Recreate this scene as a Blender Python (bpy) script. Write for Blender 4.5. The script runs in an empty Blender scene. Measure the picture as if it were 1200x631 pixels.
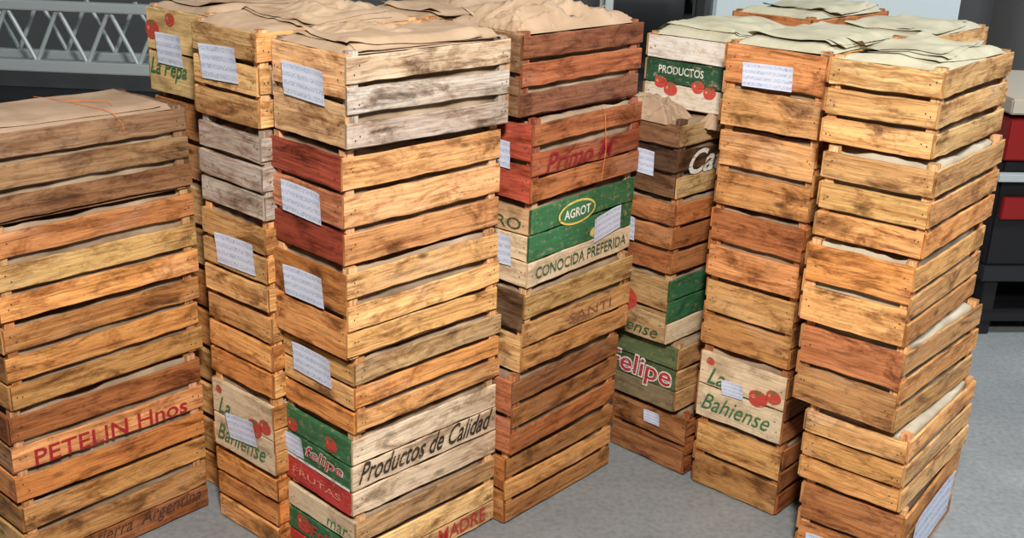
import bpy, bmesh, math, random
from mathutils import Matrix, Vector, noise
rnd=random.Random(7)
scene=bpy.context.scene
COL=bpy.context.collection
# ------------------------------------------------------------------ layout
CH="0123456789ABCDEFGHIJKLMNOPQRSTUVWXYZabcdefghijklmnopqrstuvwxyz"
LAY="AUN5XSuPZ5fSzQX5cT1RW5QSxPh5VT0Rd BPPF0VmOiF5VdOSF8VcQaF9VkQeF9VbQQFAVoRX CMLINT9LZIBTIMwIIT7NXIUTPNGIJTRMWISTONQ DKMOHYpOXOsYtSSOsZ1TZOlYvQeOTYZRdOHYlPU EPMVwdrMXVRdwMWVXdtMWVYdtMQWFdrMUWxdiMI FPMaVaFTgaZaMRTaWaOQOabaYPRacaMPUalaHPW GOJdPVVSXdVV5SZdKUzSRdSUwPYe8UlSPeXUsWc"
GAP=.0239
def d2(s): return CH.index(s[0])*62+CH.index(s[1])
stacks={}
for tok in LAY.split():
    n=tok[0]; l=.4+.004*CH.index(tok[1]); w=.2+.004*CH.index(tok[2]); t=tok[3:]
    rows=[]
    for i in range(0,len(t),6):
        c=t[i:i+6]
        rows.append([d2(c[:2])/1000-1.5,d2(c[2:4])/1000+.5,CH.index(c[4])*.014+.5,l,w,CH.index(c[5])*.0016+.15])
    z=0
    for r in reversed(rows):
        r.append(z); z+=r[5]+GAP
    stacks[n]=rows   # x,y,phi,l,w,h,z
def LT(ph): return (math.cos(ph),math.sin(ph)),(-math.sin(ph),math.cos(ph))
for r in stacks['B']:
    L,T=LT(r[2]); r[0]+=T[0]*.027; r[1]+=T[1]*.027; r[4]=.27
e=stacks['E'][0]; e[0],e[1],e[2]=.59,3.03,.93
def shifted(src,a,b,dz=0,jit=.006):
    out=[]; z=dz
    base=stacks[src]; mp=base[-1][2]
    for r in reversed(base):
        L,T=LT(mp)
        q=list(r); q[0]=base[-1][0]+T[0]*a+L[0]*b+rnd.uniform(-jit,jit); q[1]=base[-1][1]+T[1]*a+L[1]*b+rnd.uniform(-jit,jit)
        q[2]=mp+rnd.uniform(-.02,.02); out.append(q)
    out.reverse(); z=0
    for q in reversed(out):
        q[5]+=dz; q[6]=z; z+=q[5]+GAP
    return out
stacks['P']=shifted('B',.315,.085)
stacks['Q']=shifted('D',.33,.02)
stacks['R']=shifted('F',-.01,.53,.0)
stacks['U']=shifted('E',.07,.56,.005)
# ------------------------------------------------------------------ materials
def newmat(name):
    m=bpy.data.materials.new(name); m.use_nodes=True
    nt=m.node_tree; b=nt.nodes['Principled BSDF']
    return m,nt,b
def N(nt,t,**k):
    n=nt.nodes.new(t)
    for a,v in k.items(): setattr(n,a,v)
    return n
def ramp(nt,pts):
    r=nt.nodes.new('ShaderNodeValToRGB'); e=r.color_ramp.elements
    while len(e)<len(pts): e.new(.5)
    for i,(p,c) in enumerate(pts):
        e[i].position=p; e[i].color=(c,c,c,1) if not isinstance(c,tuple) else (*c,1)
    return r
def mix(nt,bt,fac,a,b):
    m=nt.nodes.new('ShaderNodeMix'); m.data_type='RGBA'; m.blend_type=bt
    for s,v in ((m.inputs[0],fac),(m.inputs[6],a),(m.inputs[7],b)):
        if hasattr(v,'is_linked'): nt.links.new(v,s)
        else: s.default_value=v if s==m.inputs[0] or len(v)==4 else (*v,1)
    return m.outputs[2]
def simple(name,c,rough=.6,metal=0,spec=.3):
    m,nt,b=newmat(name); b.inputs['Base Color'].default_value=(*c,1); b.inputs['Roughness'].default_value=rough; b.inputs['Metallic'].default_value=metal
    b.inputs['Specular IOR Level'].default_value=spec
    return m
def wood_mat():
    m,nt,b=newmat('rough_pine_wood')
    uv=N(nt,'ShaderNodeUVMap'); uv.uv_map='UVMap'
    at=N(nt,'ShaderNodeAttribute'); at.attribute_name='tint'
    def mapped(sx,sy):
        mp=N(nt,'ShaderNodeMapping'); mp.inputs['Scale'].default_value=(sx,sy,1); nt.links.new(uv.outputs[0],mp.inputs[0]); return mp.outputs[0]
    def nz(sx,sy,det,rg,dist):
        g=N(nt,'ShaderNodeTexNoise'); g.inputs['Scale'].default_value=1; g.inputs['Detail'].default_value=det; g.inputs['Roughness'].default_value=rg; g.inputs['Distortion'].default_value=dist
        nt.links.new(mapped(sx,sy),g.inputs['Vector']); return g
    g=nz(7,190,7,.75,.5); g2=nz(2.2,30,5,.65,1.2); st=nz(7,17,8,.72,.5); blk=nz(3,70,4,.65,1.0); wear=nz(45,60,5,.7,.3); gry=nz(3,7,4,.6,.4); dirt=nz(28,45,6,.75,.2)
    kn=N(nt,'ShaderNodeTexVoronoi'); kn.inputs['Scale'].default_value=1
    nt.links.new(mapped(4.5,10),kn.inputs['Vector'])
    rg=ramp(nt,[(.32,.42),(.5,.95),(.68,1.28)]); nt.links.new(g.outputs[0],rg.inputs[0])
    rg2=ramp(nt,[(.3,(.58,.44,.34)),(.5,(.97,.93,.88)),(.66,(1.12,1.13,1.12))]); nt.links.new(g2.outputs[0],rg2.inputs[0])
    rs=ramp(nt,[(.35,(.20,.15,.12)),(.43,(.62,.54,.47)),(.51,(1,1,1)),(.75,(1.10,1.08,1.05))]); nt.links.new(st.outputs[0],rs.inputs[0])
    rk=ramp(nt,[(.04,.16),(.075,.5),(.11,1)]); nt.links.new(kn.outputs['Distance'],rk.inputs[0])
    rb=ramp(nt,[(.30,.35),(.40,1)]); nt.links.new(blk.outputs[0],rb.inputs[0])
    rw=ramp(nt,[(.55,0),(.66,1)]); nt.links.new(wear.outputs[0],rw.inputs[0])
    ry=ramp(nt,[(.55,0),(.72,.40)]); nt.links.new(gry.outputs[0],ry.inputs[0])
    rd=ramp(nt,[(.34,.5),(.46,1)]); nt.links.new(dirt.outputs[0],rd.inputs[0])
    hs=N(nt,'ShaderNodeHueSaturation'); hs.inputs['Saturation'].default_value=.6; hs.inputs['Value'].default_value=.8; nt.links.new(at.outputs['Color'],hs.inputs['Color'])
    c=mix(nt,'MIX',ry.outputs[0],at.outputs['Color'],hs.outputs[0])
    c=mix(nt,'MULTIPLY',1.0,c,rg.outputs[0])
    c=mix(nt,'MULTIPLY',1.0,c,rg2.outputs[0])
    c=mix(nt,'MULTIPLY',.9,c,rs.outputs[0])
    c=mix(nt,'MULTIPLY',.9,c,rk.outputs[0])
    c=mix(nt,'MULTIPLY',.8,c,rb.outputs[0])
    c=mix(nt,'MULTIPLY',.7,c,rd.outputs[0])
    pc=mix(nt,'MULTIPLY',.5,at.outputs['Color'],rg.outputs[0]); pc=mix(nt,'MULTIPLY',.5,pc,rs.outputs[0])
    mw=N(nt,'ShaderNodeMath',operation='MULTIPLY'); mw.inputs[1].default_value=.6; nt.links.new(rw.outputs[0],mw.inputs[0])
    pc=mix(nt,'MIX',mw.outputs[0],pc,(.40,.28,.16))
    c=mix(nt,'MIX',at.outputs['Alpha'],pc,c)
    nt.links.new(c,b.inputs['Base Color'])
    b.inputs['Roughness'].default_value=.58; b.inputs['Specular IOR Level'].default_value=.3
    bp=N(nt,'ShaderNodeBump'); bp.inputs['Strength'].default_value=.6; bp.inputs['Distance'].default_value=.002
    nt.links.new(g.outputs[0],bp.inputs['Height']); nt.links.new(bp.outputs[0],b.inputs['Normal'])
    return m
WOOD=wood_mat()
NAIL=simple('nail_steel',(.08,.07,.06),.5,.6)
def paper_mat(name,c1,c2):
    m,nt,b=newmat(name)
    tc=N(nt,'ShaderNodeTexCoord')
    n=N(nt,'ShaderNodeTexNoise'); n.inputs['Scale'].default_value=9; n.inputs['Detail'].default_value=6; nt.links.new(tc.outputs['Object'],n.inputs['Vector'])
    r=ramp(nt,[(.3,c1),(.7,c2)]); nt.links.new(n.outputs[0],r.inputs[0]); nt.links.new(r.outputs[0],b.inputs['Base Color'])
    b.inputs['Roughness'].default_value=.8; b.inputs['Specular IOR Level'].default_value=.2
    n2=N(nt,'ShaderNodeTexNoise'); n2.inputs['Scale'].default_value=45; n2.inputs['Detail'].default_value=4; nt.links.new(tc.outputs['Object'],n2.inputs['Vector'])
    bp=N(nt,'ShaderNodeBump'); bp.inputs['Strength'].default_value=.3; bp.inputs['Distance'].default_value=.004; nt.links.new(n2.outputs[0],bp.inputs['Height']); nt.links.new(bp.outputs[0],b.inputs['Normal'])
    return m
KRAFT=paper_mat('kraft_paper',(.36,.24,.15),(.48,.35,.24))
KRAFTD=paper_mat('kraft_paper_dark',(.33,.22,.14),(.46,.33,.23))
PALE=paper_mat('pale_packing_paper',(.40,.37,.26),(.54,.51,.38))
FILL=paper_mat('packing_paper_shaded_fill',(.20,.13,.08),(.42,.31,.21))  # paper colour darkened to put shade into the gaps between slats
FILLP=paper_mat('packing_paper_pale_fill',(.34,.28,.20),(.54,.48,.37))
def label_mat():
    m,nt,b=newmat('handwritten_label_paper')
    uv=N(nt,'ShaderNodeUVMap'); uv.uv_map='UVMap'
    mp=N(nt,'ShaderNodeMapping'); mp.inputs['Scale'].default_value=(20,7,1); nt.links.new(uv.outputs[0],mp.inputs[0])
    n=N(nt,'ShaderNodeTexNoise'); n.inputs['Scale'].default_value=1; n.inputs['Detail'].default_value=3; n.inputs['Distortion'].default_value=2.5; nt.links.new(mp.outputs[0],n.inputs['Vector'])
    r=ramp(nt,[(.455,0),(.48,1),(.515,1),(.54,0)]); nt.links.new(n.outputs[0],r.inputs[0])
    sx=N(nt,'ShaderNodeSeparateXYZ'); nt.links.new(uv.outputs[0],sx.inputs[0])
    a=N(nt,'ShaderNodeMath',operation='MULTIPLY'); a.inputs[1].default_value=4; nt.links.new(sx.outputs[1],a.inputs[0])
    f=N(nt,'ShaderNodeMath',operation='FRACT'); nt.links.new(a.outputs[0],f.inputs[0])
    rb=ramp(nt,[(.2,0),(.3,1),(.75,1),(.85,0)]); nt.links.new(f.outputs[0],rb.inputs[0])
    mx=N(nt,'ShaderNodeMath',operation='MULTIPLY'); nt.links.new(r.outputs[0],mx.inputs[0]); nt.links.new(rb.outputs[0],mx.inputs[1])
    c=mix(nt,'MIX',mx.outputs[0],(.60,.64,.76),(.16,.19,.34))
    nt.links.new(c,b.inputs['Base Color']); b.inputs['Roughness'].default_value=.55
    return m
LABEL=label_mat()
INK={}
def ink(c):
    k=tuple(c)
    if k not in INK:
        m,nt,b=newmat('worn_printed_ink');tc=N(nt,'ShaderNodeTexCoord')
        mp=N(nt,'ShaderNodeMapping');mp.inputs['Scale'].default_value=(35,35,160);nt.links.new(tc.outputs['Object'],mp.inputs[0])
        n=N(nt,'ShaderNodeTexNoise');n.inputs['Scale'].default_value=1;n.inputs['Detail'].default_value=5;n.inputs['Roughness'].default_value=.7;nt.links.new(mp.outputs[0],n.inputs['Vector'])
        r=ramp(nt,[(.52,.95),(.66,.25)]);nt.links.new(n.outputs[0],r.inputs[0]);nt.links.new(r.outputs[0],b.inputs['Alpha'])
        b.inputs['Base Color'].default_value=(*c,1);b.inputs['Roughness'].default_value=.65;b.inputs['Specular IOR Level'].default_value=.25
        INK[k]=m
    return INK[k]
TWINE=simple('orange_twine_fibre',(.65,.16,.03),.7)
GREEN=(.035,.15,.06);DGREEN=(.02,.08,.04);RED=(.48,.04,.035);BLACK=(.025,.02,.015);WHITE=(.72,.69,.60);CREAM=(.70,.58,.38);YEL=(.70,.50,.12)
# ------------------------------------------------------------------ mesh builder
class MB:
    def __init__(s): s.v=[];s.f=[];s.c=[];s.uv=[];s.m=[]
    def slat(s,axis,p,length,a,b,col,alpha=1,n=8,jit=.0018,bow=.003,mat=0):
        a0,a1=a;b0,b1=b;c=min(.0014,(a1-a0)/4,(b1-b0)/4)
        ring=[(a0+c,b0,0,-1),(a1-c,b0,0,-1),(a1,b0+c,0,-1),(a1,b1-c,0,1),(a1-c,b1,0,1),(a0+c,b1,0,1),(a0,b1-c,0,1),(a0,b0+c,0,-1)]
        seed=rnd.uniform(0,500);bw=rnd.uniform(-bow,bow);uo=rnd.uniform(0,50);vo=rnd.uniform(0,50);tl=rnd.uniform(-.5,.5)*bow
        base=len(s.v);per=[0]
        for i in range(8):
            q=ring[i];w=ring[(i+1)%8];per.append(per[-1]+math.hypot(q[0]-w[0],q[1]-w[1]))
        for k in range(n+1):
            t=k/n;x=p+length*t;oa=bw*math.sin(math.pi*t)*.5;ob=bw*math.sin(math.pi*t)*.6+tl*(t-.5)*1.6
            for (pa,pb,_,sg) in ring:
                e=noise.noise(Vector((x*18,seed,sg*3)))*jit*1.8
                A,B=pa+oa,pb+ob+e
                s.v.append((x,A,B) if axis=='x' else (A,x,B) if axis=='y' else (A,B,x))
        for k in range(n):
            for i in range(8):
                j=(i+1)%8
                s.f.append((base+k*8+i,base+k*8+j,base+(k+1)*8+j,base+(k+1)*8+i))
                u0=uo+length*k/n;u1=uo+length*(k+1)/n;v0=vo+per[i];v1=vo+per[i+1]
                s.uv.append([(u0,v0),(u0,v1),(u1,v1),(u1,v0)]);s.c.append((*col,alpha));s.m.append(mat)
        for k,o in ((0,base),(n,base+n*8)):
            s.f.append(tuple(o+i for i in range(8)));s.uv.append([(uo+q[1],vo+q[0]) for q in ring]);s.c.append((col[0]*.75,col[1]*.7,col[2]*.65,alpha));s.m.append(mat)
    def nail(s,axis,pos,r=.0017):
        base=len(s.v)
        for i in range(6):
            a=i*math.pi/3;u,v=r*math.cos(a),r*math.sin(a)
            s.v.append((pos[0]+u,pos[1],pos[2]+v) if axis=='y' else (pos[0],pos[1]+u,pos[2]+v))
        s.f.append(tuple(base+i for i in range(6)));s.uv.append([(0,0)]*6);s.c.append((.05,.05,.05,1));s.m.append(1)
    def build(s,name,mats,parent=None):
        me=bpy.data.meshes.new(name);me.from_pydata(s.v,[],s.f)
        me.uv_layers.new(name='UVMap');me.color_attributes.new(name='tint',type='FLOAT_COLOR',domain='CORNER')
        fu=[];fc=[]
        for pi,f in enumerate(s.f):
            for k in range(len(f)):
                fu+=s.uv[pi][k];fc+=s.c[pi]
        me.uv_layers['UVMap'].data.foreach_set('uv',fu)
        me.color_attributes['tint'].data.foreach_set('color',fc)
        me.polygons.foreach_set('material_index',s.m)
        bm=bmesh.new();bm.from_mesh(me);bmesh.ops.recalc_face_normals(bm,faces=bm.faces);bm.to_mesh(me);bm.free()
        for m in mats: me.materials.append(m)
        o=bpy.data.objects.new(name,me);COL.objects.link(o)
        if parent: o.parent=parent
        return o
def vary(c,a=.12):
    k=1+rnd.uniform(-a*1.2,a*.9);h=rnd.uniform(-.4,1)*a   # h>0 -> redder
    return (c[0]*k*1.03,c[1]*k*(1-h*.75)*.98,c[2]*k*(1-h*1.2)*(.84 if a>.1 else 1))
def raw(name,v,f,mat,parent=None,smooth=False,uv=None):
    me=bpy.data.meshes.new(name);me.from_pydata(v,[],f);me.materials.append(mat)
    if uv:
        l=me.uv_layers.new(name='UVMap')
        for lp in me.loops: l.data[lp.index].uv=uv[lp.vertex_index]
    if smooth:
        for p in me.polygons:p.use_smooth=True
    o=bpy.data.objects.new(name,me);COL.objects.link(o)
    if parent:o.parent=parent
    return o
# face frames: 'long' (local y=0, facing -y) / 'end' (local x=0, facing -x; u runs left->right as seen)
def fp(face,r,u,z,off):
    off+=.0012
    return (u,-off,z) if face=='long' else (-off,r[4]-u,z)
def patch(r,parent,face,pts,col,off=.0012,name='printed_patch',mat=None,uv=None):
    v=[fp(face,r,u,z,off) for u,z in pts]
    return raw(name,v,[tuple(range(len(v)))],mat or ink(col),parent,uv=uv)
def text(r,parent,face,s,u,z,width,height,col,shear=0,bold=0,off=.0022,rot=0):
    cu=bpy.data.curves.new('printed_lettering','FONT');cu.body=s;cu.size=1;cu.shear=shear;cu.offset=bold;cu.align_x='CENTER';cu.align_y='CENTER'
    cu.resolution_u=3
    t=bpy.data.objects.new('tmp',cu);COL.objects.link(t);bpy.context.view_layer.update()
    dg=bpy.context.evaluated_depsgraph_get();me=bpy.data.meshes.new_from_object(t.evaluated_get(dg))
    xs=[v.co.x for v in me.vertices];ys=[v.co.y for v in me.vertices]
    cx,cy=(min(xs)+max(xs))/2,(min(ys)+max(ys))/2;sx=width/(max(xs)-min(xs));sy=height/(max(ys)-min(ys))
    cr,sr=math.cos(rot),math.sin(rot)
    for v in me.vertices:
        a,b=(v.co.x-cx)*sx,(v.co.y-cy)*sy
        v.co=fp(face,r,u+a*cr-b*sr,z+a*sr+b*cr,off)
    bpy.data.objects.remove(t);bpy.data.curves.remove(cu)
    me.materials.clear();me.materials.append(ink(col))
    o=bpy.data.objects.new('printed_lettering',me);COL.objects.link(o);o.parent=parent
def tomato(r,parent,face,u,z,rad,seed=0):
    pts=[(u+rad*(1+.06*math.sin(3*a+seed))*math.cos(a),z+rad*.88*(1+.05*math.sin(2*a+seed))*math.sin(a)) for a in [i*math.pi/10 for i in range(20)]]
    patch(r,parent,face,pts,(.50,.06,.04),.0014,'printed_tomato')
    patch(r,parent,face,[(u-rad*.5+rad*.16*math.cos(a),z+rad*.1+rad*.2*math.sin(a)) for a in [i*math.pi/6 for i in range(12)]],(.70,.25,.16),.0018,'printed_tomato_shine')
    lp=[]
    for i in range(12):
        a=i*math.pi/6+seed;q=rad*(.62 if i%2==0 else .16);lp.append((u+q*math.cos(a),z+rad*.55+q*.6*math.sin(a)))
    patch(r,parent,face,lp,(.05,.20,.06),.002,'printed_leaf')
def ellipse(r,parent,face,u,z,a,b,col,off=.0014):
    patch(r,parent,face,[(u+a*math.cos(t),z+b*math.sin(t)) for t in [i*math.pi/14 for i in range(28)]],col,off)
def label(r,parent,face,u,z,w=.145,h=.075,rot=0.0,off=.003):
    nx,ny=8,5;v=[];f=[];uv=[]
    sd=rnd.uniform(0,99);rot+=rnd.uniform(-.03,.03)
    for j in range(ny+1):
        for i in range(nx+1):
            a=(i/nx-.5)*w;b=(j/ny-.5)*h
            o=off+.0025*abs(noise.noise(Vector((i*.5,j*.6,sd))))+(.005*(abs(i/nx-.5)*2)**4*(j/ny))
            v.append(fp(face,r,u+a*math.cos(rot)-b*math.sin(rot),z+a*math.sin(rot)+b*math.cos(rot),o));uv.append((i/nx+sd,j/ny))
    for j in range(ny):
        for i in range(nx):
            k=j*(nx+1)+i;f.append((k,k+1,k+nx+2,k+nx+1))
    raw('paper_label',v,f,LABEL,parent,True,uv)
# ------------------------------------------------------------------ crates
PINE=(.68,.38,.16);LIGHT=(.76,.48,.24);ORANGE=(.63,.28,.10);RBRN=(.42,.15,.08);GRAY=(.46,.42,.36);DARK=(.23,.14,.09);TAN=(.58,.38,.20);REDW=(.38,.08,.055);DKOR=(.44,.19,.08)
def crate(r,long=PINE,end=None,nend=2,paint_long=None,paint_end=None,gap=.011,top=False,var=.22,fill=FILL,name='wooden_fruit_crate'):
    x,y,ph,l,w,h,z=r
    H=h+(GAP-.0015 if not top else .008)
    if not top: h=h+.008
    end=end or long
    L3=list(long) if isinstance(long,list) else [long]*3
    E3=list(end) if isinstance(end,list) else [end]*nend
    nend=len(E3)
    mb=MB();T=.007;E=.012
    hs=(h-.004-2*gap)/3
    for side in (0,1):
        ya=(0,T) if side==0 else (w-T,w)
        for i in range(3):
            z1=h-i*(hs+gap);z0=z1-hs
            pl=paint_long is not None and side==0
            dz=rnd.uniform(-.003,.003)*(.3 if pl else 1);dw=rnd.uniform(0,.005)*(0 if pl else 1)
            c=vary(L3[i],.04 if pl else var)
            mb.slat('x',rnd.uniform(-.002,.005),l-rnd.uniform(0.0,.010),ya,(max(.003,z0+dz+dw),z1+min(dz,.001)),c,paint_long if pl else 1,18,bow=.001 if pl else .0036)
            yy=-.002 if side==0 else w+.002
            for xx in (.018,.030,l-.018,l-.030):
                mb.nail('y',(xx+rnd.uniform(-.004,.004),yy,(z0+z1)/2+rnd.uniform(-.2,.2)*hs),.002)
    ge=gap if nend==3 else gap*1.4
    he=(h-.004-(nend-1)*ge)/nend
    for side in (0,1):
        xa=(0,E) if side==0 else (l-E,l)
        for i in range(nend):
            z1=h-i*(he+ge)+rnd.uniform(-.0025,.001);z0=max(.003,z1-he)
            pe=paint_end is not None and side==0
            mb.slat('y',T,w-2*T,xa,(z0,z1),vary(E3[i],.04 if pe else var),paint_end if pe else 1,10,bow=.001 if pe else .0022)
            if side==0:
                for yy in (T+.012,T+.022,w-T-.012,w-T-.022):
                    mb.nail('x',(-.0016,yy+rnd.uniform(-.003,.003),(z0+z1)/2+rnd.uniform(-.2,.2)*he),.002)
    pc=L3[1]
    if paint_long is not None: pc=TAN
    for px in (E,l-E-.024):
        for py in (T,w-T-.024):
            mb.slat('z',.002,H-.002-rnd.uniform(0,.001),(px,px+.024),(py,py+.024),vary(pc,.1),1,3,jit=.0004,bow=0)
    for i in range(4):
        y0=T+.004+i*(w-2*T-.008)/4
        mb.slat('x',E,l-2*E,(y0,y0+(w-2*T)/4-.008),(.0015,.0065),vary(pc,.1),1,4,bow=.0003,jit=.0003)
    o=mb.build(name,[WOOD,NAIL])
    tx,ty=(rnd.uniform(-.006,.006),rnd.uniform(-.005,.005)) if z>.01 else (0,0)
    o.matrix_world=Matrix.Translation((x,y,z))@Matrix.Rotation(ph,4,'Z')@Matrix.Translation((l/2,w/2,0))@Matrix.Rotation(tx,4,'X')@Matrix.Rotation(ty,4,'Y')@Matrix.Translation((-l/2,-w/2,0))
    # packed paper contents
    bm=bmesh.new();bmesh.ops.create_cube(bm,size=1);bmesh.ops.subdivide_edges(bm,edges=bm.edges,cuts=9,use_grid_fill=True)
    sd=rnd.uniform(0,99);ht=H-.004 if not top else h-.002
    for v in bm.verts:
        c=v.co.copy();n1=noise.noise(c*6+Vector((sd,0,0)));n2=noise.noise(c*6+Vector((0,sd,0)));n3=abs(noise.noise(c*4+Vector((0,0,sd))))
        px=(c.x+.5)*(l-2*E-.006)+E+.003;py=(c.y+.5)*(w-2*T-.005)+T+.0025
        pz=.008+(c.z+.5)*(ht-.008)
        if c.z>.45: pz-=n3*.030
        if abs(c.x)>.45: px-=math.copysign(.007*(1+n1),c.x)
        if abs(c.y)>.45: py-=math.copysign(.009*(1+n2),c.y)
        v.co=(px,py,pz)
    me=bpy.data.meshes.new('packing_paper');bm.to_mesh(me);bm.free();me.materials.append(fill)
    for p in me.polygons:p.use_smooth=True
    q=bpy.data.objects.new('packing_paper',me);COL.objects.link(q);q.parent=o
    return o
def sheets(r,o,mat,n=3,amp=.012,seed=0,rotj=.12,over=0.0):
    rr=random.Random(seed+100);l,w,h=r[3],r[4],r[5];base=rr.uniform(0,99)
    def hf(X,Y):
        P=Vector((X*4,Y*4,base));q=.55*(1-abs(noise.noise(P)*2))+.25*(1-abs(noise.noise(P*2.1+Vector((7,0,0))))*2)+.10*abs(noise.noise(P*6))
        e=min(X,l-X,Y,w-Y);k=max(0,min(1,e/.05));k=k*k*(3-2*k)
        return h-.002+k*(.010+amp*max(0,q)*1.5)
    for k in range(n):
        if k==0: W,D,ox,oy,rot=l*.965,w*.95,l/2,w/2,0
        else:
            W=l*rr.uniform(.55,.80);D=w*rr.uniform(.70,.9);ox=l/2+rr.uniform(-1,1)*(l*.96-W)/2;oy=w/2+rr.uniform(-1,1)*(w*.96-D)/2;rot=rr.uniform(-rotj,rotj)
        nx,ny=56,34;v=[];f=[];sd=rr.uniform(0,99)
        for j in range(ny+1):
            for i in range(nx+1):
                a=(i/nx-.5)*W;b=(j/ny-.5)*D
                X=ox+a*math.cos(rot)-b*math.sin(rot);Y=oy+a*math.sin(rot)+b*math.cos(rot)
                Z=hf(max(.0,min(l,X)),max(0,min(w,Y)))+.0012+k*.0022
                if k:
                    c=max(0,abs(i/nx-.5)*2-.75)*4*max(0,abs(j/ny-.5)*2-.5)*2
                    Z=max(Z,h+.003+k*.002)+.016*c*abs(noise.noise(Vector((X*3,Y*3,sd))))*2+.003*abs(noise.noise(Vector((X*9,Y*9,sd))))
                v.append((X,Y,Z))
        for j in range(ny):
            for i in range(nx):
                kk=j*(nx+1)+i;f.append((kk,kk+1,kk+nx+2,kk+nx+1))
        raw('kraft_paper_sheet',v,f,mat,o,True)
def crumple(r,o,mat,cx,cy,cz,sx,sy,sz,seed,n=44):
    v=[];f=[];sd=seed*3.7
    for j in range(n+1):
        for i in range(n+1):
            a=i/n-.5;b=j/n-.5
            P=Vector((a*3.2,b*3.2,sd));W=noise.noise_vector(P*.8)*.5;P=P+W
            q=1-2.2*abs(noise.noise(P));q2=1-2.2*abs(noise.noise(P*2.3+Vector((5,1,0))));q3=1-2*abs(noise.noise(P*5))
            m=max(0,1-max(abs(a),abs(b))*2)
            v.append((cx+a*sx+.03*q2*sx,cy+b*sy+.05*q*sy,cz+sz*(m**.45)*(.30+.42*q+.20*q2+.05*q3)-(1-m)*.006))
    for j in range(n):
        for i in range(n):
            k=j*(n+1)+i;f.append((k,k+1,k+n+2,k+n+1))
    raw('crumpled_kraft_paper',v,f,mat,o,True)
def twine(o,pts,rad=.0009):
    cu=bpy.data.curves.new('orange_twine','CURVE');cu.dimensions='3D';cu.bevel_depth=rad;cu.bevel_resolution=1
    sp=cu.splines.new('POLY');sp.points.add(len(pts)-1)
    for i,p in enumerate(pts): sp.points[i].co=(*p,1)
    cu.materials.append(TWINE);t=bpy.data.objects.new('orange_twine',cu);COL.objects.link(t);t.parent=o
S=stacks
# --- stack A
r=S['A'][0];a=crate(r,[DARK,(.27,.17,.10),(.25,.14,.08)],DARK,top=True);sheets(r,a,KRAFTD,2,.006,rotj=.04,seed=1)
twine(a,[(r[3]*.52,r[4]*.95,r[5]+.016),(r[3]*.56,r[4]*.5,r[5]+.024),(r[3]*.63,.01,r[5]+.014),(r[3]*.66,-.005,r[5]-.015),(r[3]*.67,-.005,r[5]-.04)])
twine(a,[(r[3]*.56,r[4]*.5,r[5]+.024),(r[3]*.7,r[4]*.3,r[5]+.024),(r[3]*.66,-.004,r[5]-.004)])
r=S['A'][1];crate(r,[DKOR,(.55,.34,.15),PINE])
r=S['A'][2];crate(r,[PINE,(.52,.25,.09),(.55,.29,.11)])
r=S['A'][3];o=crate(r,[DKOR,(.66,.38,.2),ORANGE]);text(r,o,'long','PETELIN Hnos',r[3]*.5,r[5]*.50,r[3]*.80,.044,(.34,.015,.025),bold=.01,rot=.0);label(r,o,'end',.13,.11,.12,.07)
r=S['A'][4];o=crate(r,[(.5,.26,.10),(.62,.36,.16),DKOR]);text(r,o,'long','De mi tierra  Argentina',r[3]*.52,r[5]*.24,r[3]*.86,.05,(.07,.04,.03),shear=.35)
# --- stack B
r=S['B'][0];o=crate(r,LIGHT,[TAN,LIGHT,TAN],top=True);label(r,o,'end',r[4]*.45,r[5]*.62,.15,.082,.03);sheets(r,o,KRAFT,3,.014,seed=2);crumple(r,o,KRAFT,.30,.14,r[5]+.012,.34,.22,.05,5)
r=S['B'][1];crate(r,GRAY,[GRAY,(.47,.43,.38),GRAY],var=.06)
r=S['B'][2];o=crate(r,PINE,[LIGHT,TAN,LIGHT]);label(r,o,'end',r[4]*.55,r[5]*.62,.155,.08,.02)
r=S['B'][3];crate(r,PINE,[LIGHT,PINE,ORANGE])
def bahiense(r,o,lab=True):
    w,h=r[4],r[5]
    text(r,o,'end','La',w*.22,h*.70,w*.2,h*.26,GREEN,shear=.45,bold=.01)
    text(r,o,'end','Bahiense',w*.47,h*.28,w*.78,h*.26,GREEN,shear=.45,bold=.0)
    tomato(r,o,'end',w*.70,h*.60,.030,1);tomato(r,o,'end',w*.86,h*.70,.024,2.2);tomato(r,o,'end',w*.14,h*.92,.013,3)
r=S['B'][4];o=crate(r,PINE,[CREAM,CREAM],paint_end=.25,gap=.004);bahiense(r,o);label(r,o,'end',r[4]*.5,r[5]*.48,.12,.07,.12)
r=S['B'][5];crate(r,ORANGE,[ORANGE,ORANGE,PINE])
# --- stack C
r=S['C'][0];o=crate(r,[(.58,.47,.33),GRAY,(.44,.40,.35)],[LIGHT,TAN],top=True,var=.08);label(r,o,'end',r[4]*.47,r[5]*.62,.155,.075,.0)
sheets(r,o,KRAFT,4,.012,seed=3);crumple(r,o,KRAFT,.17,.18,r[5]+.014,.26,.16,.035,21)
r=S['C'][1];o=crate(r,[(.64,.42,.23),(.68,.44,.26),(.64,.38,.2)],[REDW,(.5,.2,.12),REDW]);label(r,o,'end',r[4]*.47,r[5]*.50,.15,.075,0)
r=S['C'][2];o=crate(r,[LIGHT,LIGHT,PINE],[ORANGE,(.70,.37,.16)]);label(r,o,'end',r[4]*.45,r[5]*.72,.15,.075,.0)
r=S['C'][3];o=crate(r,[(.62,.42,.24),PINE,LIGHT],[PINE,LIGHT,ORANGE]);label(r,o,'end',r[4]*.45,r[5]*.78,.15,.075,-.03)
r=S['C'][4];WB=(.70,.58,.41);o=crate(r,[WB,WB,WB],[GREEN,GREEN,RED],paint_end=.1,paint_long=.7,gap=.006)
text(r,o,'long','Productos de Calidad',r[3]*.5,r[5]*.58,r[3]*.93,.056,BLACK,shear=.55,bold=.015)
w,h=r[4],r[5]
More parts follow.
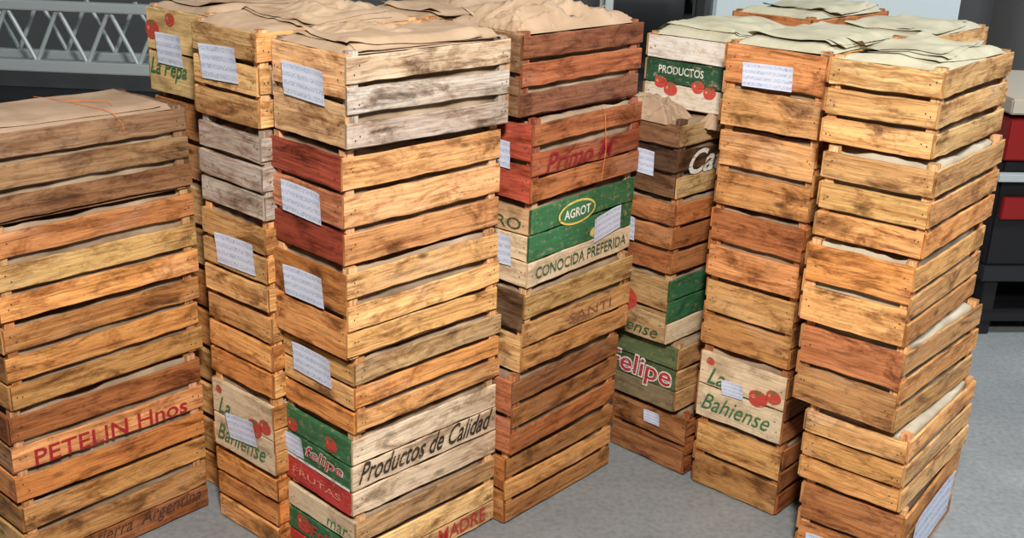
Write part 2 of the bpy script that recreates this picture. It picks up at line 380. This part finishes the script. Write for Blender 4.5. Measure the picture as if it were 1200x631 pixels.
tomato(r,o,'end',w*.16,h*.82,.022,1);tomato(r,o,'end',w*.72,h*.86,.024,2);patch(r,o,'end',[(w*.03,h*.40),(w*.98,h*.40),(w*.98,h*.36),(w*.03,h*.36)],WHITE,.0015)
text(r,o,'end','felipe',w*.62,h*.55,w*.55,h*.22,WHITE,shear=.2,bold=.03);text(r,o,'end','felipe',w*.62,h*.55,w*.53,h*.20,RED,shear=.2,bold=.005,off=.0028)
text(r,o,'end','FRUTAS',w*.5,h*.19,w*.7,h*.09,(.75,.3,.2))
label(r,o,'end',w*.20,h*.56,.075,.055,0)
r=S['C'][5];o=crate(r,[(.62,.45,.28),LIGHT,(.64,.45,.28)],[CREAM,GREEN,RED],paint_end=.15,gap=.006);w,h=r[4],r[5]
tomato(r,o,'end',w*.25,h*.55,.03,1);text(r,o,'end','Felipe',w*.6,h*.5,w*.5,h*.25,RED,shear=.2,bold=.02);text(r,o,'end','mar',w*.75,h*.84,w*.3,h*.12,GREEN,shear=.2)
text(r,o,'long','MADRE',r[3]*.74,r[5]*.22,r[3]*.36,.042,RED,bold=.01)
# --- stack D
r=S['D'][0];o=crate(r,[(.25,.09,.05),(.33,.13,.07),(.20,.08,.05)],DARK,top=True);sheets(r,o,KRAFT,2,.016,seed=4)
crumple(r,o,KRAFT,.20,.13,r[5]+.012,.36,.22,.085,2);crumple(r,o,KRAFT,.08,.09,r[5]+.01,.14,.14,.05,9)
r=S['D'][1];o=crate(r,[(.42,.16,.075),(.33,.11,.06),(.44,.19,.09)],REDW);text(r,o,'long','Primo M',r[3]*.42,r[5]*.52,r[3]*.62,.05,(.22,.012,.02),shear=.3,bold=.01);label(r,o,'end',.16,.12,.12,.07)
twine(o,[(.30,.01,r[5]+.018),(.30,-.002,r[5]*.97),(.31,-.004,r[5]*.5),(.30,-.003,.01)])
r=S['D'][2];o=crate(r,[GREEN,GREEN,CREAM],[TAN,CREAM,CREAM],paint_long=.15,paint_end=.5,gap=.005);w,h,l=r[4],r[5],r[3]
ellipse(r,o,'long',l*.42,h*.83,.085,.034,YEL);ellipse(r,o,'long',l*.42,h*.83,.078,.028,GREEN,.0018);text(r,o,'long','AGROT',l*.42,h*.83,.12,.026,WHITE,bold=.02,off=.0026)
text(r,o,'long','CONOCIDA PREFERIDA',l*.5,h*.19,l*.88,.032,DGREEN,bold=.01)
for u in (.60,.72,.82): ellipse(r,o,'long',l*u,h*.46,.02,.014,YEL if u!=.72 else WHITE)
label(r,o,'long',l*.72,h*.52,.13,.07,.12);label(r,o,'end',w*.62,h*.45,.11,.08);text(r,o,'end','AGRO',w*.6,h*.83,w*.6,h*.15,DGREEN)
r=S['D'][3];o=crate(r,[(.5,.33,.15),(.62,.40,.2),(.50,.28,.12)],[DARK,TAN]);text(r,o,'long','SANTI',r[3]*.6,r[5]*.5,r[3]*.4,.03,(.25,.1,.06))
r=S['D'][4];o=crate(r,[DKOR,(.52,.26,.11),DKOR],RBRN)
r=S['D'][5];o=crate(r,[(.50,.25,.10),(.60,.32,.13),(.48,.23,.09)],ORANGE)
# --- stack E
r=S['E'][0];o=crate(r,TAN,[(.70,.68,.60),DGREEN,(.66,.60,.48)],paint_end=.1,top=True,gap=.004);w,h=r[4],r[5]
text(r,o,'end','PRODUCTOS',w*.42,h*.54,w*.5,h*.11,WHITE,bold=.01);sheets(r,o,PALE,3,.02,seed=5)
for u,zz,q in ((.2,.36,.02),(.32,.28,.022),(.62,.36,.02),(.75,.3,.02)): tomato(r,o,'end',w*u,h*zz,q,u*9)
r=S['E'][1];o=crate(r,[(.5,.36,.2),(.14,.08,.05),(.5,.36,.2)],[DARK,(.10,.06,.045),DARK]);w,h=r[4],r[5];label(r,o,'end',w*.55,h*.45,.10,.07)
text(r,o,'long','Cata',r[3]*.3,h*.50,r[3]*.42,h*.35,WHITE,shear=.4,bold=.02)
crumple(r,o,KRAFTD,.05,.15,h+.012,.12,.22,.085,4);crumple(r,o,KRAFTD,.20,-.02,h-.002,.20,.07,.08,7)
r=S['E'][2];o=crate(r,DKOR,[(.42,.18,.08),DKOR,(.38,.17,.08)]);label(r,o,'end',r[4]*.35,r[5]*.55,.10,.07)
r=S['E'][3];o=crate(r,[GREEN,GREEN,CREAM],[(.38,.25,.13),(.42,.28,.16)],paint_long=.3,gap=.005);tomato(r,o,'end',r[4]*.45,r[5]*.58,.045,2);text(r,o,'end','Bahiense',r[4]*.5,r[5]*.17,r[4]*.8,r[5]*.2,DGREEN,shear=.3)
r=S['E'][4];o=crate(r,[TAN,TAN,TAN],[(.10,.14,.06),(.07,.11,.05),(.22,.18,.1)],paint_end=.4,gap=.005);w,h=r[4],r[5]
text(r,o,'end','Felipe',w*.52,h*.52,w*.86,h*.46,WHITE,shear=.1,bold=.045);text(r,o,'end','Felipe',w*.52,h*.52,w*.83,h*.41,(.42,.02,.04),shear=.1,bold=.01,off=.003)
r=S['E'][5];o=crate(r,DKOR,[(.36,.16,.07),(.42,.19,.09)]);label(r,o,'end',r[4]*.55,r[5]*.85,.06,.04)
# --- stack F
r=S['F'][0];o=crate(r,PINE,[(.55,.26,.12),(.62,.33,.15)],top=True);label(r,o,'end',r[4]*.45,r[5]*.67,.14,.062);sheets(r,o,PALE,4,.010,seed=6)
r=S['F'][1];crate(r,PINE,[(.62,.38,.20),(.64,.37,.17)])
r=S['F'][2];crate(r,ORANGE,[(.55,.21,.09),(.65,.33,.16)])
r=S['F'][3];crate(r,PINE,[(.60,.34,.15),(.66,.37,.16)])
r=S['F'][4];o=crate(r,DKOR,[CREAM,CREAM],paint_end=.2,gap=.004);bahiense(r,o);label(r,o,'end',r[4]*.42,r[5]*.60,.07,.045,.05)
r=S['F'][5];crate(r,DKOR,[(.62,.37,.16),(.55,.32,.14)])
# --- stack G
r=S['G'][0];o=crate(r,LIGHT,[LIGHT,(.70,.42,.2),LIGHT],top=True);sheets(r,o,PALE,4,.012,seed=7)
r=S['G'][1];crate(r,[LIGHT,LIGHT,PINE],[LIGHT,(.70,.42,.18),LIGHT],fill=FILLP)
r=S['G'][2];crate(r,[PINE,LIGHT,PINE],[(.68,.36,.14),(.72,.43,.2)],fill=FILLP)
r=S['G'][3];crate(r,[(.58,.36,.18),PINE,PINE],[(.48,.2,.10),(.60,.31,.14)],fill=FILLP)
r=S['G'][4];crate(r,[LIGHT,LIGHT,LIGHT],[LIGHT,(.70,.40,.16),PINE],fill=FILLP)
r=S['G'][5];o=crate(r,[PINE,LIGHT,PINE],[(.55,.24,.10),(.62,.30,.13)]);label(r,o,'long',r[3]*.5,r[5]*.5,.36,.13,.0);label(r,o,'end',r[4]*.35,r[5]*.25,.13,.06)
# --- rows standing behind
pal=[PINE,LIGHT,ORANGE,TAN,DKOR,(.55,.3,.15)]
for key in 'PQRU':
    for i,r in enumerate(S[key]):
        if key=='P' and i==0:
            o=crate(r,TAN,[(.66,.50,.22),(.66,.50,.22)],paint_end=.3,top=True,gap=.004);w,h=r[4],r[5]
            text(r,o,'end','La Pepa',w*.35,h*.3,w*.6,h*.25,GREEN,shear=.4,bold=.015);tomato(r,o,'end',w*.12,h*.75,.03,1);tomato(r,o,'end',w*.42,h*.9,.02,1)
            label(r,o,'end',w*.4,h*.55,.11,.08,.0);sheets(r,o,KRAFT,2,.015,seed=11);crumple(r,o,KRAFT,.25,.15,h+.01,.3,.2,.04,12);continue
        o=crate(r,DKOR if key=='U' else rnd.choice(pal),top=(i==0))
        if i==0:
            sheets(r,o,PALE if key in 'RTU' else KRAFT,3,.012,seed=ord(key))
            if key=='Q': crumple(r,o,KRAFT,.3,.14,r[5]+.01,.3,.22,.045,13)
# ------------------------------------------------------------------ room
def box(name,x0,x1,y0,y1,z0,z1,mat,parent=None,bev=.0):
    bm=bmesh.new();bmesh.ops.create_cube(bm,size=1)
    for v in bm.verts: v.co=((v.co.x+.5)*(x1-x0)+x0,(v.co.y+.5)*(y1-y0)+y0,(v.co.z+.5)*(z1-z0)+z0)
    if bev: bmesh.ops.bevel(bm,geom=bm.edges[:],offset=bev,segments=2,affect='EDGES')
    me=bpy.data.meshes.new(name);bm.to_mesh(me);bm.free();me.materials.append(mat)
    o=bpy.data.objects.new(name,me);COL.objects.link(o)
    if parent:o.parent=parent
    return o
def floor_mat():
    m,nt,b=newmat('painted_concrete')
    tc=N(nt,'ShaderNodeTexCoord');n=N(nt,'ShaderNodeTexNoise');n.inputs['Scale'].default_value=1.6;n.inputs['Detail'].default_value=8;n.inputs['Roughness'].default_value=.65
    nt.links.new(tc.outputs['Object'],n.inputs['Vector'])
    r=ramp(nt,[(.3,(.19,.205,.215)),(.55,(.25,.27,.28)),(.75,(.31,.335,.345))]);nt.links.new(n.outputs[0],r.inputs[0])
    s=N(nt,'ShaderNodeTexNoise');s.inputs['Scale'].default_value=60;s.inputs['Detail'].default_value=4;nt.links.new(tc.outputs['Object'],s.inputs['Vector'])
    rs=ramp(nt,[(.3,.8),(.6,1.05)]);nt.links.new(s.outputs[0],rs.inputs[0])
    c=mix(nt,'MULTIPLY',1,r.outputs[0],rs.outputs[0]);nt.links.new(c,b.inputs['Base Color'])
    b.inputs['Roughness'].default_value=.42;b.inputs['Specular IOR Level'].default_value=.35
    bp=N(nt,'ShaderNodeBump');bp.inputs['Strength'].default_value=.1;bp.inputs['Distance'].default_value=.002;nt.links.new(s.outputs[0],bp.inputs['Height']);nt.links.new(bp.outputs[0],b.inputs['Normal'])
    return m
def plaster(name,c):
    m,nt,b=newmat(name);tc=N(nt,'ShaderNodeTexCoord');n=N(nt,'ShaderNodeTexNoise');n.inputs['Scale'].default_value=2;n.inputs['Detail'].default_value=6;nt.links.new(tc.outputs['Object'],n.inputs['Vector'])
    r=ramp(nt,[(.3,tuple(x*.8 for x in c)),(.7,c)]);nt.links.new(n.outputs[0],r.inputs[0]);nt.links.new(r.outputs[0],b.inputs['Base Color']);b.inputs['Roughness'].default_value=.8;return m
box('floor',-5,5,-3,8,-.1,0,floor_mat())
WM=plaster('grey_wall_paint',(.12,.125,.13))
box('wall_back',-5,5,8,8.15,0,4.5,WM);box('wall_left',-5.15,-5,-3,8,0,4.5,WM);box('wall_right',5,5.15,-3,8,0,4.5,WM)
box('ceiling',-5,5,-3,8,4.5,4.6,plaster('ceiling_paint',(.3,.3,.3)))
STEEL=simple('galvanised_steel',(.48,.54,.55),.45,.3);DKST=simple('dark_steel',(.03,.033,.037),.5,.4);PBLUE=simple('pale_blue_enamel',(.58,.67,.70),.35);GREYP=simple('grey_enamel',(.22,.22,.215),.45);REDP=simple('red_enamel',(.22,.012,.012),.4);BLK=simple('black_enamel',(.012,.012,.014),.45);BEI=simple('beige_enamel',(.45,.40,.33),.5)
def bar(p,q,rad,mat,parent,name='bar'):
    p,q=Vector(p),Vector(q);d=q-p
    bm=bmesh.new();bmesh.ops.create_cone(bm,segments=10,radius1=rad,radius2=rad,depth=d.length,cap_ends=True)
    bm.transform(Matrix.Translation((p+q)/2)@d.to_track_quat('Z','Y').to_matrix().to_4x4())
    me=bpy.data.meshes.new(name);bm.to_mesh(me);bm.free();me.materials.append(mat);o=bpy.data.objects.new(name,me);COL.objects.link(o);o.parent=parent
def empty(name,loc=(0,0,0),rz=0):
    e=bpy.data.objects.new(name,None);COL.objects.link(e);e.location=loc;e.rotation_euler=(0,0,rz);return e
# lattice truss on trestles (upper left)
t=empty('lattice_truss_rack',(-3.6,5.0,0),-.02)
box('top_chord',0,2.6,-.03,.03,1.07,1.11,STEEL,t,.004);box('bottom_chord',0,2.6,-.03,.03,.80,.85,STEEL,t,.004)
box('rear_top_chord',0,2.6,.30,.36,1.10,1.14,STEEL,t,.004);box('rear_bottom_chord',0,2.6,.30,.36,.80,.84,STEEL,t,.004)
for yy in (0,.33):
    for i in range(11):
        x=.05+i*.23
        bar((x,yy,.84),(x+.115,yy,1.08),.010,STEEL,t,'lacing_bar');bar((x+.115,yy,1.08),(x+.23,yy,.84),.010,STEEL,t,'lacing_bar')
for x in (.15,2.4):
    for yy in (0,.33): box('leg',x-.03,x+.03,yy-.03,yy+.03,0,.80,DKST,t,.004)
    box('cross_beam',x-.03,x+.03,0,.33,.72,.80,DKST,t,.004)
box('lower_shelf',.1,2.5,0,.33,.62,.66,DKST,t,.004)
# storage cabinet
t=empty('pale_blue_storage_cabinet',(.95,5.6,0))
box('carcass',0,1.22,.02,.6,.06,2.0,PBLUE,t,.006);box('door_left',.01,.606,0,.02,.08,1.98,PBLUE,t,.003);box('door_right',.614,1.21,0,.02,.08,1.98,PBLUE,t,.003);box('handle',.56,.575,-.03,0,.95,1.15,STEEL,t,.003);box('plinth',.02,1.2,.04,.58,0,.06,DKST,t)
# open steel shelving next to it
t=empty('steel_shelving_unit',(.42,5.7,0))
for x in (0,.46):
    for yy in (0,.4): box('upright',x,x+.04,yy,yy+.04,0,2.0,STEEL if x==0 else DKST,t,.002)
for z in (.2,.7,1.15,1.6): box('shelf',0.04,.46,.0,.44,z,z+.03,DKST,t,.002)
box('stored_case',.08,.42,.05,.4,1.18,1.4,GREYP,t,.01)
# grey cabinet right
t=empty('grey_locker',(2.45,5.3,0))
box('carcass',0,1.2,.02,.6,.05,2.0,GREYP,t,.006);box('door_left',.01,.595,0,.02,.08,1.98,GREYP,t,.003);box('door_right',.605,1.19,0,.02,.08,1.98,GREYP,t,.003);box('plinth',.02,1.18,.04,.58,0,.05,BLK,t)
# red/black machine bench
t=empty('red_workbench_machine',(1.86,4.15,0),.1)
box('table_top',0,1.6,0,.7,.92,.98,BEI,t,.006);box('red_apron',.01,1.59,.01,.69,.74,.90,REDP,t,.006);box('body',.03,1.57,.04,.66,.30,.74,BLK,t,.01);box('steel_rail',-.005,1.6,-.01,.03,.66,.69,STEEL,t,.003);box('red_panel',.05,1.5,.02,.06,.50,.59,REDP,t,.004);box('lower_beam',.02,1.58,.02,.68,.24,.30,DKST,t,.004)
for x in (.05,1.5):
    for yy in (.05,.6): box('leg',x,x+.06,yy,yy+.06,0,.30,BLK,t,.003)
box('bottom_tray',.04,1.56,.04,.68,.06,.10,BLK,t,.003)
# ------------------------------------------------------------------ light
def area(name,loc,tgt,size,power,col):
    l=bpy.data.lights.new(name,'AREA');l.shape='SQUARE';l.size=size;l.energy=power;l.color=col
    o=bpy.data.objects.new(name,l);COL.objects.link(o);o.location=loc;o.rotation_euler=(Vector(tgt)-Vector(loc)).to_track_quat('-Z','Y').to_euler()
area('added_fill_light',(.15,.0,2.9),(.1,2.8,.5),.35,195,(1,.95,.88))
area('added_fill_light',(4.1,2.6,4.3),(3.4,3.0,0),.8,230,(.92,.97,1))
area('added_fill_light',(-2.5,5.0,4.3),(-2.5,5,0),1.0,30,(.9,.95,1))  # fill light added over the back left, no known fixture there
w=bpy.data.worlds.new('world');scene.world=w;w.use_nodes=True
w.node_tree.nodes['Background'].inputs[0].default_value=(.95,.97,1,1);w.node_tree.nodes['Background'].inputs[1].default_value=.10
scene.view_settings.view_transform='Standard'
# ------------------------------------------------------------------ camera
cam=bpy.data.cameras.new('camera');co=bpy.data.objects.new('camera',cam);COL.objects.link(co)
cam.sensor_width=36;cam.lens=1294.75*36/1200
co.matrix_world=Matrix.Translation((0,0,1.7046))@Matrix.Rotation(math.pi/2-.3421,4,'X')@Matrix.Rotation(.0378,4,'Z')
scene.camera=co
